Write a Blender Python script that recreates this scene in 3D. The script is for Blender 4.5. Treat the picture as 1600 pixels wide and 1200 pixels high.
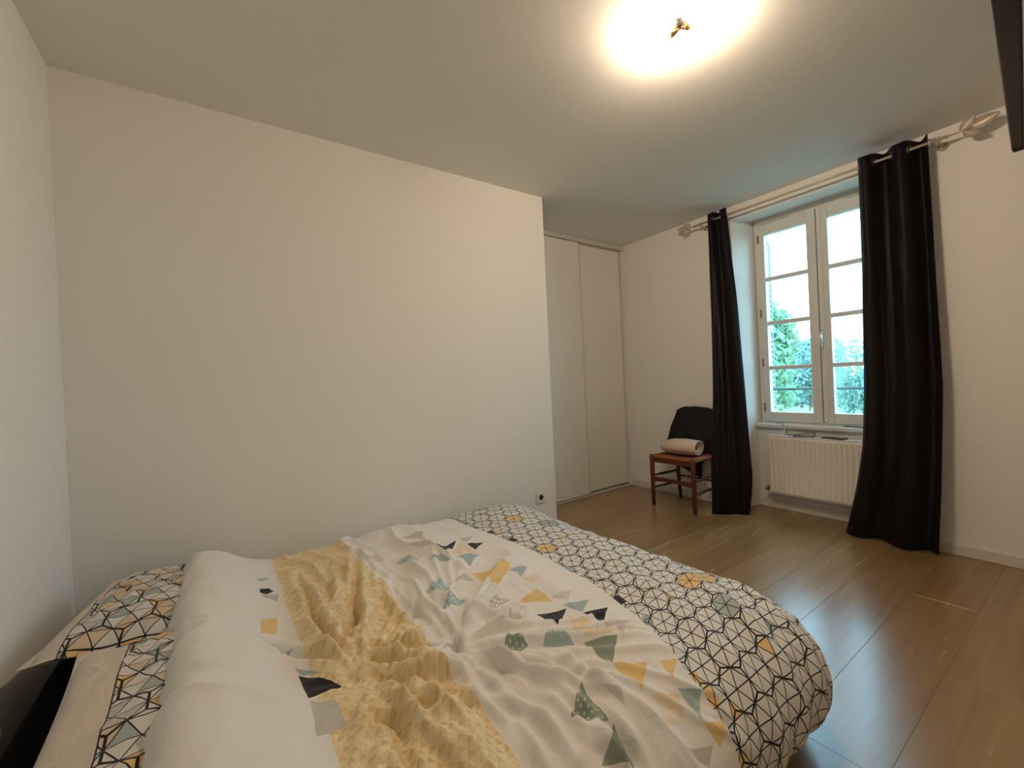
import bpy, math, random
import numpy as np
from mathutils import Vector, Matrix
random.seed(7); rng = np.random.default_rng(7)
PI = math.pi
scene = bpy.context.scene
for o in list(bpy.data.objects): bpy.data.objects.remove(o)
COL = scene.collection

# ------------------------------------------------------------------ camera, sky, exposure
H = 2.6                       # ceiling height
CAM_Z = 1.1844
cam_d = bpy.data.cameras.new('camera'); cam = bpy.data.objects.new('camera', cam_d); COL.objects.link(cam)
R = Matrix(((0.82185963, 0.04117877, -0.56819984), (-0.5677816, -0.02236339, -0.82287541), (-0.04659187, 0.99890149, 0.00500098)))
cam.matrix_world = Matrix.Translation((0, 0, CAM_Z)) @ R.to_4x4()
cam_d.sensor_width = 36; cam_d.sensor_fit = 'HORIZONTAL'; cam_d.lens = 662.32 / 1600 * 36
cam_d.clip_start = 0.02
scene.camera = cam
vs = scene.view_settings
vs.view_transform = 'Standard'; vs.look = 'None'; vs.gamma = 1; vs.use_curve_mapping = False
vs.exposure = 0.0
LAMP_STRENGTH = 1080.0
LAMP_COLOR = (1.0, 0.78, 0.55)
w = bpy.data.worlds.new('overcast_sky'); scene.world = w; w.use_nodes = True
bg = w.node_tree.nodes['Background']
bg.inputs[0].default_value = (0.46, 0.76, 1.0, 1); bg.inputs[1].default_value = 10.0
pl = bpy.data.lights.new('window_portal', 'AREA'); pl.shape = 'RECTANGLE'; pl.size = 1.0; pl.size_y = 1.75
pl.cycles.is_portal = True
po = bpy.data.objects.new('window_portal', pl); COL.objects.link(po)
po.location = (4.12, 1.37, 1.61); po.rotation_euler = (0, PI/2, 0)
po.rotation_euler = Vector((-1, 0, 0)).to_track_quat('-Z', 'Y').to_euler()

# ------------------------------------------------------------------ helpers
class MB:
    def __init__(s): s.v = []; s.f = []
    def quad_box(s, pts):
        b = len(s.v); s.v += [tuple(p) for p in pts]
        for f in ((0,3,2,1),(4,5,6,7),(0,1,5,4),(1,2,6,5),(2,3,7,6),(3,0,4,7)): s.f.append(tuple(b+i for i in f))
        return s
    def box(s, x0, x1, y0, y1, z0, z1):
        return s.quad_box([(x0,y0,z0),(x1,y0,z0),(x1,y1,z0),(x0,y1,z0),(x0,y0,z1),(x1,y0,z1),(x1,y1,z1),(x0,y1,z1)])
    def tube(s, path, rad, n=10, caps=True):
        path = [Vector(p) for p in path]; rings = []
        for i, p in enumerate(path):
            a = path[max(i-1,0)]; c = path[min(i+1,len(path)-1)]; d = (c-a).normalized()
            up = Vector((0,0,1)) if abs(d.z) < .9 else Vector((0,1,0))
            e1 = d.cross(up).normalized(); e2 = e1.cross(d).normalized()
            r = rad[i] if isinstance(rad, (list, tuple)) else rad
            b = len(s.v); rings.append(b)
            for k in range(n):
                t = 2*PI*k/n; s.v.append(tuple(p + e1*(r*math.cos(t)) + e2*(r*math.sin(t))))
        for a, b in zip(rings, rings[1:]):
            for k in range(n): s.f.append((a+k, a+(k+1)%n, b+(k+1)%n, b+k))
        if caps:
            s.f.append(tuple(rings[0]+k for k in range(n-1,-1,-1))); s.f.append(tuple(rings[-1]+k for k in range(n)))
        return s
    def lathe(s, prof, c=(0,0,0), n=24):
        rings = []
        for r, z in prof:
            b = len(s.v); rings.append(b)
            for k in range(n):
                t = 2*PI*k/n; s.v.append((c[0]+r*math.cos(t), c[1]+r*math.sin(t), c[2]+z))
        for a, b in zip(rings, rings[1:]):
            for k in range(n): s.f.append((a+k, a+(k+1)%n, b+(k+1)%n, b+k))
        s.f.append(tuple(rings[0]+k for k in range(n-1,-1,-1))); s.f.append(tuple(rings[-1]+k for k in range(n)))
        return s
    def torus(s, c, axis, R_, r_, n=20, m=8):
        axis = Vector(axis).normalized(); up = Vector((0,0,1)) if abs(axis.z) < .9 else Vector((1,0,0))
        e1 = axis.cross(up).normalized(); e2 = axis.cross(e1); b = len(s.v); c = Vector(c)
        for i in range(n):
            t = 2*PI*i/n; d = e1*math.cos(t)+e2*math.sin(t)
            for j in range(m):
                q = 2*PI*j/m; s.v.append(tuple(c + d*(R_+r_*math.cos(q)) + axis*(r_*math.sin(q))))
        for i in range(n):
            for j in range(m):
                s.f.append((b+i*m+j, b+((i+1)%n)*m+j, b+((i+1)%n)*m+(j+1)%m, b+i*m+(j+1)%m))
        return s
    def grid(s, P):                       # P: (nu,nv,3) array
        nu, nv = P.shape[:2]; b = len(s.v); s.v += [tuple(map(float, p)) for p in P.reshape(-1,3)]
        for i in range(nu-1):
            for j in range(nv-1):
                a = b+i*nv+j; s.f.append((a, a+nv, a+nv+1, a+1))
        return s
    def mesh(s, name, m=None, smooth=False):
        me = bpy.data.meshes.new(name); me.from_pydata(s.v, [], s.f); me.update()
        if m: me.materials.append(m)
        if smooth: me.polygons.foreach_set('use_smooth', [True]*len(me.polygons))
        return me
    def build(s, name, m, parent=None, smooth=False, bevel=0, solid=0, seg=2, angle=None):
        return obj(name, s.mesh(name, m, smooth), parent, bevel, solid, seg)
def obj(name, me, parent=None, bevel=0, solid=0, seg=2):
    o = bpy.data.objects.new(name, me); COL.objects.link(o)
    if parent is not None:
        o.parent = parent
        o.matrix_parent_inverse = Matrix.Translation(-parent.location) if parent.type == 'EMPTY' else Matrix.Identity(4)
    if solid:
        md = o.modifiers.new('solid', 'SOLIDIFY'); md.thickness = solid; md.offset = -1
    if bevel:
        md = o.modifiers.new('bevel', 'BEVEL'); md.width = bevel; md.segments = seg; md.limit_method = 'ANGLE'; md.angle_limit = 0.6
        md.harden_normals = False
    return o
def tag(o, label, cat, group=None):
    o['label'] = label; o['category'] = cat
    if group: o['group'] = group
    return o
def thing(name, label, cat, loc=(0,0,0), group=None):
    o = bpy.data.objects.new(name, None); COL.objects.link(o); o.location = loc; o.empty_display_size = .1
    return tag(o, label, cat, group)
def struct(o, label=None, cat=None):
    o['kind'] = 'structure'
    if label: o['label'] = label
    if cat: o['category'] = cat
    return o
def bx(name, m, parent, *a, bevel=0): return MB().box(*a).build(name, m, parent, bevel=bevel)

# numpy value noise
_perm = rng.random((256, 256))
def vnoise(x, y):
    xi = np.floor(x).astype(int); yi = np.floor(y).astype(int); fx = x-xi; fy = y-yi
    fx = fx*fx*fx*(fx*(fx*6-15)+10); fy = fy*fy*fy*(fy*(fy*6-15)+10)
    g = lambda a, b: _perm[a & 255, b & 255]
    return (g(xi,yi)*(1-fx)+g(xi+1,yi)*fx)*(1-fy)+(g(xi,yi+1)*(1-fx)+g(xi+1,yi+1)*fx)*fy
def fbm(x, y, o=3):
    t = 0; a = 1; n = 0
    for k in range(o): t = t+a*vnoise(x*2**k+17*k, y*2**k+31*k); n += a; a *= .5
    return t/n
def ridged(x, y): return 1-np.abs(2*vnoise(x, y)-1)
def sstep(a, b, x):
    t = np.clip((x-a)/(b-a), 0, 1); return t*t*(3-2*t)

# ------------------------------------------------------------------ node expressions and materials
class Ex:
    nt = None
    def __init__(s, sock): s.s = sock
    @staticmethod
    def op(kind, *args):
        n = Ex.nt.nodes.new('ShaderNodeMath'); n.operation = kind
        for i, a in enumerate(args):
            if isinstance(a, Ex): Ex.nt.links.new(a.s, n.inputs[i])
            else: n.inputs[i].default_value = float(a)
        return Ex(n.outputs[0])
    def __add__(s, o): return Ex.op('ADD', s, o)
    __radd__ = __add__
    def __sub__(s, o): return Ex.op('SUBTRACT', s, o)
    def __rsub__(s, o): return Ex.op('SUBTRACT', o, s)
    def __mul__(s, o): return Ex.op('MULTIPLY', s, o)
    __rmul__ = __mul__
    def __truediv__(s, o): return Ex.op('DIVIDE', s, o)
def fl(a): return Ex.op('FLOOR', a)
def mod2(a): return Ex.op('FLOORED_MODULO', a, 2)
def emin(a, b): return Ex.op('MINIMUM', a, b)
def emax(a, b): return Ex.op('MAXIMUM', a, b)
def eabs(a): return Ex.op('ABSOLUTE', a)
def gt(a, b): return Ex.op('GREATER_THAN', a, b)
def lt(a, b): return Ex.op('LESS_THAN', a, b)
def mixc(fac, a, b):
    nt = Ex.nt; n = nt.nodes.new('ShaderNodeMix'); n.data_type = 'RGBA'
    for sock, v in ((n.inputs[0], fac), (n.inputs[6], a), (n.inputs[7], b)):
        if isinstance(v, Ex): nt.links.new(v.s, sock)
        elif hasattr(v, 'is_linked'): nt.links.new(v, sock)
        elif isinstance(v, (int, float)): sock.default_value = v
        else: sock.default_value = (*v, 1)
    return n.outputs[2]
def wnoise(x, y, z=0.0):
    nt = Ex.nt; c = nt.nodes.new('ShaderNodeCombineXYZ')
    for i, a in enumerate((x, y, z)):
        if isinstance(a, Ex): nt.links.new(a.s, c.inputs[i])
        else: c.inputs[i].default_value = a
    n = nt.nodes.new('ShaderNodeTexWhiteNoise'); n.noise_dimensions = '3D'; nt.links.new(c.outputs[0], n.inputs[0])
    return Ex(n.outputs[0])
def srgb(r, g, b):
    f = lambda c: (c/255/12.92 if c/255 <= .04045 else ((c/255+.055)/1.055)**2.4)
    return (f(r), f(g), f(b))
def mat(name, color, rough=.6, metal=0, spec=.5, bump=None, vary=None, coat=0, sheen=0):
    m = bpy.data.materials.new(name); m.use_nodes = True; nt = m.node_tree; p = nt.nodes['Principled BSDF']
    p.inputs['Base Color'].default_value = (*color, 1); p.inputs['Roughness'].default_value = rough
    p.inputs['Metallic'].default_value = metal; p.inputs['Specular IOR Level'].default_value = spec
    if coat: p.inputs['Coat Weight'].default_value = coat
    if sheen: p.inputs['Sheen Weight'].default_value = sheen; p.inputs['Sheen Roughness'].default_value = .5
    tc = nt.nodes.new('ShaderNodeTexCoord')
    if vary:
        sc, amt = vary
        n = nt.nodes.new('ShaderNodeTexNoise'); n.inputs['Scale'].default_value = sc; n.inputs['Detail'].default_value = 1
        nt.links.new(tc.outputs['Object'], n.inputs['Vector'])
        Ex.nt = nt
        c = mixc(Ex(n.outputs['Fac']), tuple(max(0, v*(1-amt)) for v in color), tuple(min(1, v*(1+amt)) for v in color))
        nt.links.new(c, p.inputs['Base Color'])
    if bump:
        sc, st, di = bump
        n = nt.nodes.new('ShaderNodeTexNoise'); n.inputs['Scale'].default_value = sc; n.inputs['Detail'].default_value = 1
        nt.links.new(tc.outputs['Object'], n.inputs['Vector'])
        b = nt.nodes.new('ShaderNodeBump'); b.inputs['Strength'].default_value = st; b.inputs['Distance'].default_value = di
        nt.links.new(n.outputs['Fac'], b.inputs['Height']); nt.links.new(b.outputs[0], p.inputs['Normal'])
    return m

M = {}
M['wall'] = mat('wall_paint', (.84, .82, .785), .75, spec=.3, bump=(60, .12, .002), vary=(1.5, .02))
M['ceiling'] = mat('ceiling_paint', (.86, .845, .81), .8, spec=.2, bump=(40, .12, .002))
M['white_wood'] = mat('white_lacquer', (.74, .715, .67), .4, bump=(30, .05, .001))
M['trim'] = mat('baseboard_white', (.72, .68, .61), .45)
M['closet'] = mat('closet_panel', (.82, .79, .74), .45, vary=(2, .02))
M['closet_rail'] = mat('closet_rail', (.62, .60, .56), .35, spec=.5)
M['dark_gap'] = mat('dark_gap', (.02, .017, .015), .8)
M['radiator'] = mat('radiator_enamel', (.86, .83, .77), .35)
M['brass'] = mat('brass', (.35, .24, .12), .35, metal=.9)
M['chrome'] = mat('satin_metal', (.72, .71, .70), .28, metal=1)
M['rod'] = mat('rod_cream_metal', (.52, .45, .35), .35, metal=.15)
M['plastic'] = mat('white_plastic', (.78, .75, .69), .35)
M['black_plastic'] = mat('black_plastic', (.015, .015, .017), .25)
M['curtain'] = mat('curtain_satin', (.0045, .0022, .0030), .55, spec=.2, bump=(260, .15, .001), sheen=.02)
M['black_cloth'] = mat('black_cloth', (.004, .004, .005), .95, spec=.05, bump=(300, .3, .001))
M['navy_cloth'] = mat('dark_jacket_cloth', (.010, .0105, .015), .7, spec=.25, bump=(240, .3, .001))
M['cream_cloth'] = mat('cream_knit', (.68, .55, .42), .9, spec=.15, bump=(180, .5, .002), sheen=.2)
M['bedbase'] = mat('bed_base', (.03, .022, .018), .6)
M['shutter'] = mat('shutter_paint', (.32, .42, .47), .6)
M['guard'] = mat('guard_rail_paint', (.12, .17, .18), .5)
M['stone'] = mat('outside_render', (.55, .53, .49), .9, bump=(30, .3, .01))
M['panel'] = mat('dark_brown_wood', (.009, .005, .004), .6, spec=.25, vary=(8, .2))
M['grass'] = mat('lawn', (.13, .16, .10), .95, vary=(.6, .25))
M['bark'] = mat('bark', (.10, .08, .06), .95)
def leaf_mat(name, col):
    m = mat(name, col, .6, vary=(3, .3)); p = m.node_tree.nodes['Principled BSDF']
    p.inputs['Transmission Weight'].default_value = 0
    nt = m.node_tree; out = nt.nodes['Material Output']; tr = nt.nodes.new('ShaderNodeBsdfTranslucent'); tr.inputs[0].default_value = (*[min(1, c*1.4) for c in col], 1)
    mx = nt.nodes.new('ShaderNodeMixShader'); mx.inputs[0].default_value = .4
    nt.links.new(p.outputs[0], mx.inputs[1]); nt.links.new(tr.outputs[0], mx.inputs[2]); nt.links.new(mx.outputs[0], out.inputs[0])
    return m
def glass_mat():
    m = bpy.data.materials.new('window_glass'); m.use_nodes = True; nt = m.node_tree; nt.nodes.remove(nt.nodes['Principled BSDF'])
    t = nt.nodes.new('ShaderNodeBsdfTransparent'); t.inputs[0].default_value = (.90, .98, .98, 1)
    g = nt.nodes.new('ShaderNodeBsdfGlossy'); g.inputs['Roughness'].default_value = .02
    mx = nt.nodes.new('ShaderNodeMixShader'); mx.inputs[0].default_value = .06
    nt.links.new(t.outputs[0], mx.inputs[1]); nt.links.new(g.outputs[0], mx.inputs[2]); nt.links.new(mx.outputs[0], nt.nodes['Material Output'].inputs[0])
    return m
M['glass'] = glass_mat()
def wood_mat(name, c1, c2, rough, scale=(1, 14, 14), coat=0, obj_rand=True, bump=.12, rvar=.08, spec=.5):
    m = bpy.data.materials.new(name); m.use_nodes = True; nt = m.node_tree; p = nt.nodes['Principled BSDF']; Ex.nt = nt
    tc = nt.nodes.new('ShaderNodeTexCoord'); oi = nt.nodes.new('ShaderNodeObjectInfo')
    mp = nt.nodes.new('ShaderNodeMapping'); mp.inputs['Scale'].default_value = scale
    ad = nt.nodes.new('ShaderNodeVectorMath'); ad.operation = 'ADD'
    sc = nt.nodes.new('ShaderNodeVectorMath'); sc.operation = 'SCALE'; sc.inputs[0].default_value = (13.1, 7.7, 3.3)
    nt.links.new(oi.outputs['Random'], sc.inputs['Scale']); nt.links.new(tc.outputs['Object'], ad.inputs[0]); nt.links.new(sc.outputs[0], ad.inputs[1])
    nt.links.new(ad.outputs[0], mp.inputs['Vector'])
    n = nt.nodes.new('ShaderNodeTexNoise'); n.inputs['Scale'].default_value = 1.6; n.inputs['Detail'].default_value = 4; n.inputs['Distortion'].default_value = .9
    nt.links.new(mp.outputs[0], n.inputs['Vector'])
    n2 = nt.nodes.new('ShaderNodeTexNoise'); n2.inputs['Scale'].default_value = 9; n2.inputs['Detail'].default_value = 3
    nt.links.new(mp.outputs[0], n2.inputs['Vector'])
    f = Ex(n.outputs['Fac'])*.65 + Ex(n2.outputs['Fac'])*.1 + (Ex(oi.outputs['Random'])*.22 if obj_rand else .1)
    rp = nt.nodes.new('ShaderNodeMapRange'); rp.inputs[1].default_value = .18; rp.inputs[2].default_value = .85; nt.links.new(f.s, rp.inputs[0])
    nt.links.new(mixc(Ex(rp.outputs[0]), c1, c2), p.inputs['Base Color'])
    nt.links.new((Ex(n2.outputs['Fac'])*rvar + Ex(n.outputs['Fac'])*rvar + (rough-rvar)).s, p.inputs['Roughness'])
    b = nt.nodes.new('ShaderNodeBump'); b.inputs['Strength'].default_value = bump; b.inputs['Distance'].default_value = .003
    nt.links.new(f.s, b.inputs['Height']); nt.links.new(b.outputs[0], p.inputs['Normal'])
    p.inputs['Coat Weight'].default_value = coat; p.inputs['Specular IOR Level'].default_value = spec
    return m
M['plank'] = wood_mat('floor_oak', srgb(128, 98, 62), srgb(168, 136, 94), .25, (.55, 10, 10), rvar=.08, bump=.1, spec=1.0)
M['chair_wood'] = wood_mat('chair_wood', srgb(74, 32, 16), srgb(112, 56, 28), .4, (10, 10, 2))
M['straw'] = wood_mat('straw_seat', srgb(120, 70, 35), srgb(165, 105, 58), .7, (40, 3, 3))

# ------------------------------------------------------------------ room shell
XA, YB, XE, YC, XC, XW, YD = -.54, 2.54, 2.118, 3.09, 3.68, 3.95, -1.0
struct(bx('ceiling', M['ceiling'], None, XA-.1, XC+.45, YD-.1, YC+.7, H, H+.1))
struct(bx('wall_left', M['wall'], None, XA-.1, XA, YD-.1, YB+.1, 0, H))
struct(bx('wall_back', M['wall'], None, XA-.1, XE, YB, YC+.6, 0, H))
struct(bx('wall_front', M['wall'], None, XA-.1, XC+.45, YD-.1, YD, 0, H))
struct(bx('wall_closet', M['wall'], None, XE, XC+.45, YC+.55, YC+.65, 0, H))
# window wall with a splayed recess that runs down to the floor
YL0, YL1, YR0, YR1 = 1.905, 1.845, .835, .895     # recess edges on the room side (0) and at the window frame (1)
ZS0, ZS1 = 2.478, 2.505
wc = MB(); XO = 4.2
wc.quad_box([(XC,YL0,0),(XW+.05,YL1,0),(XW+.05,YC+.6,0),(XC,YC+.6,0),(XC,YL0,H),(XW+.05,YL1,H),(XW+.05,YC+.6,H),(XC,YC+.6,H)])
wc.quad_box([(XC,YD-.1,0),(XW+.05,YD-.1,0),(XW+.05,YR1,0),(XC,YR0,0),(XC,YD-.1,H),(XW+.05,YD-.1,H),(XW+.05,YR1,H),(XC,YR0,H)])
wc.quad_box([(XC,YR0,ZS0),(XW+.05,YR1,ZS1),(XW+.05,YL1,ZS1),(XC,YL0,ZS0),(XC,YR0,H),(XW+.05,YR1,H),(XW+.05,YL1,H),(XC,YL0,H)])
wc.box(3.905, XW+.05, YR1-.012, YL1+.012, 0, .69)
struct(wc.build('wall_right', M['wall']))
wo = MB()
wo.box(XW+.05, XO, YL1+.02, YC+.6, -3, H+.3); wo.box(XW+.05, XO, YD-.1, YR1-.02, -3, H+.3)
wo.box(XW+.05, XO, YR1-.02, YL1+.02, ZS1, H+.3); wo.box(XW+.05, XO, YR1-.02, YL1+.02, -3, .68)
struct(wo.build('wall_outside', M['stone']))
# baseboards
bb = .065
bs = MB(); bs.box(XC-.014, XC, YL0, YC-.001, .0, bb); bs.box(XC-.014, XC, YD, YR0, 0, bb)
struct(bs.build('baseboard_right', M['trim'], bevel=.003))
struct(bx('baseboard_niche', M['trim'], None, 3.891, 3.905, YR1, YL1, 0, bb, bevel=.003))
struct(bx('baseboard_back', M['trim'], None, XA, XE, YB-.014, YB, 0, bb, bevel=.003))
struct(bx('baseboard_left', M['trim'], None, XA, XA+.014, YD, YB-.015, 0, bb, bevel=.003))
struct(bx('baseboard_front', M['trim'], None, XA+.015, XC-.015, YD, YD+.014, 0, bb, bevel=.003))
# floor: screed with single planks lying on it
fl_o = struct(bx('floor', M['bark'], None, XA-.1, XW, YD-.1, YC+.6, -.1, -.004))
PW = .24; planks = {}
def plank_mesh(L, wd):
    k = (round(L,3), round(wd,3))
    if k not in planks:
        planks[k] = MB().box(0.0002, L-.0002, .0002, wd-.0002, -.014, 0).mesh('plank', M['plank'])
    return planks[k]
yrow = .655 - 7*PW; r = 0
while yrow < YC+.3:
    y0 = max(yrow, YD); y1 = yrow+PW; off = (.0, .71, .33, 1.02, .5)[r % 5]
    x = XA - off
    while x < 3.905:
        a = max(x, XA); b = min(x+1.38, 3.905)
        if b-a > .03 and y1-y0 > .02:
            wd = y1-y0
            p = obj('plank', plank_mesh(b-a, wd), fl_o); p.location = (a, y0, 0)
            md = p.modifiers.new('bevel', 'BEVEL'); md.width = .0007; md.segments = 1
        x += 1.38
    yrow += PW; r += 1

# ------------------------------------------------------------------ window
win = bpy.data.objects.new('window_1', None); COL.objects.link(win); win.location = (XW, 1.37, .73); struct(win, 'white wooden casement window with eight panes between the dark curtains', 'window')
fr = MB(); FX0, FX1 = XW, XW+.07
fr.box(FX0, FX1, YL1-.035, YL1, .70, ZS1); fr.box(FX0, FX1, YR1, YR1+.035, .70, ZS1)
fr.box(FX0, FX1, YR1+.035, YL1-.035, ZS1-.05, ZS1); fr.box(FX0, FX1, YR1+.035, YL1-.035, .70, .735)
fr.build('window_frame', M['white_wood'], win, bevel=.004)
ledge = MB().box(FX0-.004, FX0+.012, 1.18, 1.56, ZS1-.062, ZS1-.046); ledge.build('drip_strip', M['white_wood'], win, bevel=.003)
glz = [.82, 1.2, 1.588, 1.97, 2.355]
def sash(ya, yb, ga, gb):
    s0, s1 = XW-.012, XW+.045; zb, zt = .738, 2.448
    s = MB(); s.box(s0, s1, ya, ga, zb, zt); s.box(s0, s1, gb, yb, zb, zt)
    s.box(s0, s1, ga, gb, zb, glz[0]); s.box(s0, s1, ga, gb, glz[-1], zt)
    so = s.build('sash', M['white_wood'], win, bevel=.005)
    for z in glz[1:-1]:
        MB().box(s0+.012, s1-.01, ga, gb, z-.017, z+.017).build('muntin', M['white_wood'], so, bevel=.005)
    for k in range(4):
        za = glz[k]+(.017 if k else 0); zb2 = glz[k+1]-(.017 if k < 3 else 0)
        MB().box(XW+.016, XW+.020, ga+.001, gb-.001, za+.001, zb2-.001).build('pane', M['glass'], so)
    return so
sl = sash(1.375, YL1-.038, 1.442, 1.760)
sr = sash(YR1+.038, 1.366, .972, 1.295)
bx('gap_shade_strip', M['dark_gap'], win, XW+.004, XW+.04, 1.3665, 1.3745, .74, 2.446)  # near-black strip stands for the shaded gap between the leaves and stops daylight
# closing strip on the right leaf, hinges, handle
MB().box(XW-.022, XW-.012, 1.334, 1.366, .75, 2.44).build('closing_strip', M['white_wood'], sr, bevel=.004)
for z in (.86, 1.25, 1.68, 2.33):
    MB().tube([(XW-.014, YL1-.037, z-.035), (XW-.014, YL1-.037, z+.035)], .007, 8).build('hinge', M['brass'], win, smooth=True)
hd = MB(); hd.box(XW-.026, XW-.020, 1.338, 1.362, 1.37, 1.48); hp = hd.build('handle_plate', M['chrome'], win, bevel=.004)
MB().tube([(XW-.024, 1.35, 1.455), (XW-.052, 1.35, 1.457), (XW-.060, 1.349, 1.44), (XW-.062, 1.348, 1.40), (XW-.058, 1.347, 1.345)], [.008, .008, .009, .0085, .006], 10).build('handle_lever', M['chrome'], win, smooth=True)
sill = MB().box(XW-.085, XW+.0, YR1-.05+.03, YL1+.014, .690, .722)
struct(sill.build('window_2', M['white_wood'], None, bevel=.006), 'white window sill ledge above the radiator', 'window sill'); bpy.data.objects['window_2'].name = 'trim_1'

# outside: open louvred shutter, guard rail, ground, trees
def shutter(hx, hy, ex, ey, label):
    t = thing('window_shutter', label, 'shutter', (hx, hy, .72), 'open window shutters')
    d = Vector((ex-hx, ey-hy, 0)); L = d.length; d.normalize(); n = Vector((-d.y, d.x, 0))
    def b(a0, a1, z0, z1, th=.018, name='stile'):
        P = []
        for z in (z0, z1):
            for aa, ss in ((a0,-1),(a1,-1),(a1,1),(a0,1)):
                q = Vector((hx, hy, 0))+d*aa+n*(ss*th); P.append((q.x, q.y, z))
        return MB().quad_box(P).build(name, M['shutter'], t)
    b(.0, .05, .72, 2.48); b(L-.05, L, .72, 2.48)
    b(.05, L-.05, .72, .80, name='rail'); b(.05, L-.05, 2.40, 2.48, name='rail'); b(.05, L-.05, 1.55, 1.62, name='rail')
    z = .82
    while z < 2.38:
        if not (1.52 < z < 1.62): b(.05, L-.05, z, z+.028, .011, 'slat')
        z += .05
    return t
shutter(4.225, 1.885, 4.62, 2.03, 'blue grey louvred shutter standing open outside left of the window')
gt_ = thing('guard_rail', 'thin horizontal guard rail across the outside of the window', 'guard rail', (4.14, 1.37, 1.0))
MB().tube([(4.12, YR1-.02, 1.008), (4.12, YL1+.02, 1.008)], .011, 8).build('bar', M['guard'], gt_)
for y in (YR1-.01, YL1+.01): bx('bracket', M['guard'], gt_, 4.10, 4.14, y-.012, y+.012, .985, 1.03)
struct(bx('ground', M['grass'], None, XO, 120, -60, 90, -3.2, -3.0), 'green lawn outside the window', 'lawn')
def tree(name, label, x, y, zc, rx, rz, col, n, leaf, seed):
    rg = np.random.default_rng(seed); t = thing(name, label, 'tree', (x, y, -3.0), 'trees outside the window')
    MB().tube([(x, y, -3.0), (x+.1, y, (zc-3)/2-.5), (x, y+.05, zc+rz*.4)], [.16, .12, .04], 8).build('trunk', M['bark'], t, smooth=True)
    k = rg.integers(14, 20); cen = rg.normal(size=(k, 3)); cen /= np.linalg.norm(cen, axis=1)[:, None]; cen *= rg.random((k, 1))**.4*.62
    rad = rg.uniform(.28, .5, k); idx = rg.integers(0, k, n)
    d = rg.normal(size=(n, 3)); d /= np.linalg.norm(d, axis=1)[:, None]
    P = cen[idx]+d*(rad[idx]*rg.random(n)**.33)[:, None]
    P = P*np.array([rx, rx, rz])+np.array([x, y, zc])
    a = rg.normal(size=(n, 3)); a /= np.linalg.norm(a, axis=1)[:, None]; b = rg.normal(size=(n, 3)); b -= a*(a*b).sum(1)[:, None]; b /= np.linalg.norm(b, axis=1)[:, None]
    L = leaf*rg.uniform(.6, 1.3, n)[:, None]
    V = np.stack([P-a*L, P+b*L*.45, P+a*L, P-b*L*.45], 1).reshape(-1, 3)
    me = bpy.data.meshes.new('foliage'); me.from_pydata(V.tolist(), [], np.arange(4*n).reshape(-1, 4).tolist()); me.materials.append(leaf_mat('leaf_'+name, col))
    o = obj('foliage', me, t); o['kind'] = 'stuff'
tree('leafy_tree', 'tall light green leafy tree close outside beside the open shutter', 10.0, 4.52, 1.15, 1.10, 2.2, (.22, .35, .22), 15000, .07, 1)
tree('leafy_tree', 'low rounded green bush below the tall tree outside', 8.0, 3.18, -.27, 1.25, 1.2, (.26, .40, .18), 15000, .052, 2)
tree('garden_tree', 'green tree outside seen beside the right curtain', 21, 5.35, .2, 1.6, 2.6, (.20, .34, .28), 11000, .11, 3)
tree('garden_tree', 'pale distant tree in the middle of the window view', 34, 12.6, 1.0, 2.6, 2.7, (.22, .36, .33), 9000, .17, 4)  # distance haze is put into the pale bluish leaf colour
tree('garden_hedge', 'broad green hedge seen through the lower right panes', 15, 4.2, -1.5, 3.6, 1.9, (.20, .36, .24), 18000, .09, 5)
tree('garden_hedge', 'distant tree line low behind the garden', 40, 16.5, -.6, 8, 2.2, (.22, .36, .32), 10000, .22, 6)  # leaf colour bluish here too, with the haze of distance mixed in

# ------------------------------------------------------------------ sliding closet
cl = thing('sliding_closet', 'built-in closet with two plain white sliding doors in the far corner', 'closet', (2.9, YC, 0))
bx('door_panel', M['closet'], cl, 2.14, 3.022, YC-.002, YC+.016, .022, H-.05, bevel=.002)
dl = bx('door_panel', M['closet'], cl, 2.975, 3.655, YC+.034, YC+.052, .028, H-.05, bevel=.002)
bx('edge_profile', M['closet_rail'], cl, 3.016, 3.030, YC-.006, YC+.020, .022, H-.05, bevel=.002)
bx('edge_profile', M['closet_rail'], cl, 3.640, 3.657, YC+.030, YC+.056, .028, H-.05, bevel=.002)
bx('top_rail', M['closet_rail'], cl, XE+.002, XC-.002, YC-.012, YC+.085, H-.045, H-.001, bevel=.003)
bx('bottom_rail', M['closet_rail'], cl, XE+.002, XC-.016, YC-.006, YC+.075, .001, .014, bevel=.002)
bx('side_post', M['closet'], cl, 3.662, 3.678, YC+.0, YC+.08, .015, H-.046)
bx('back_panel', M['dark_gap'], cl, XE+.01, XC-.002, YC+.09, YC+.10, .015, H-.046)  # near-black sheet close behind the doors, paints the shade in their gaps

# ------------------------------------------------------------------ radiator
RX0, RX1, RY0, RY1, RZ0, RZ1 = 3.785, 3.87, .905, 1.728, .145, .638
rad = thing('panel_radiator', 'cream ribbed panel radiator mounted under the window', 'radiator', (RX1, (RY0+RY1)/2, RZ0))
ny = 23*16+1; ys = np.linspace(RY0+.008, RY1-.008, ny)
ph = ((ys-RY0-.008)/(RY1-RY0-.016)*23) % 1
rib = np.clip(np.abs(ph-.5)*2*2.0-.30, 0, 1); rib = rib*rib*(3-2*rib)
zz = np.array([RZ0+.002, RZ0+.028, RZ0+.034, RZ0+.052, RZ1-.052, RZ1-.034, RZ1-.028, RZ1-.008]); za = np.array([0, 0, 0, 1, 1, 0, 0, 0])
P = np.zeros((ny, len(zz), 3)); P[..., 1] = ys[:, None]; P[..., 2] = zz[None]
P[..., 0] = RX0+.003+.014*(1-rib)[:, None]*za[None]
MB().grid(P).build('front_panel', M['radiator'], rad, smooth=True, solid=.002)
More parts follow.
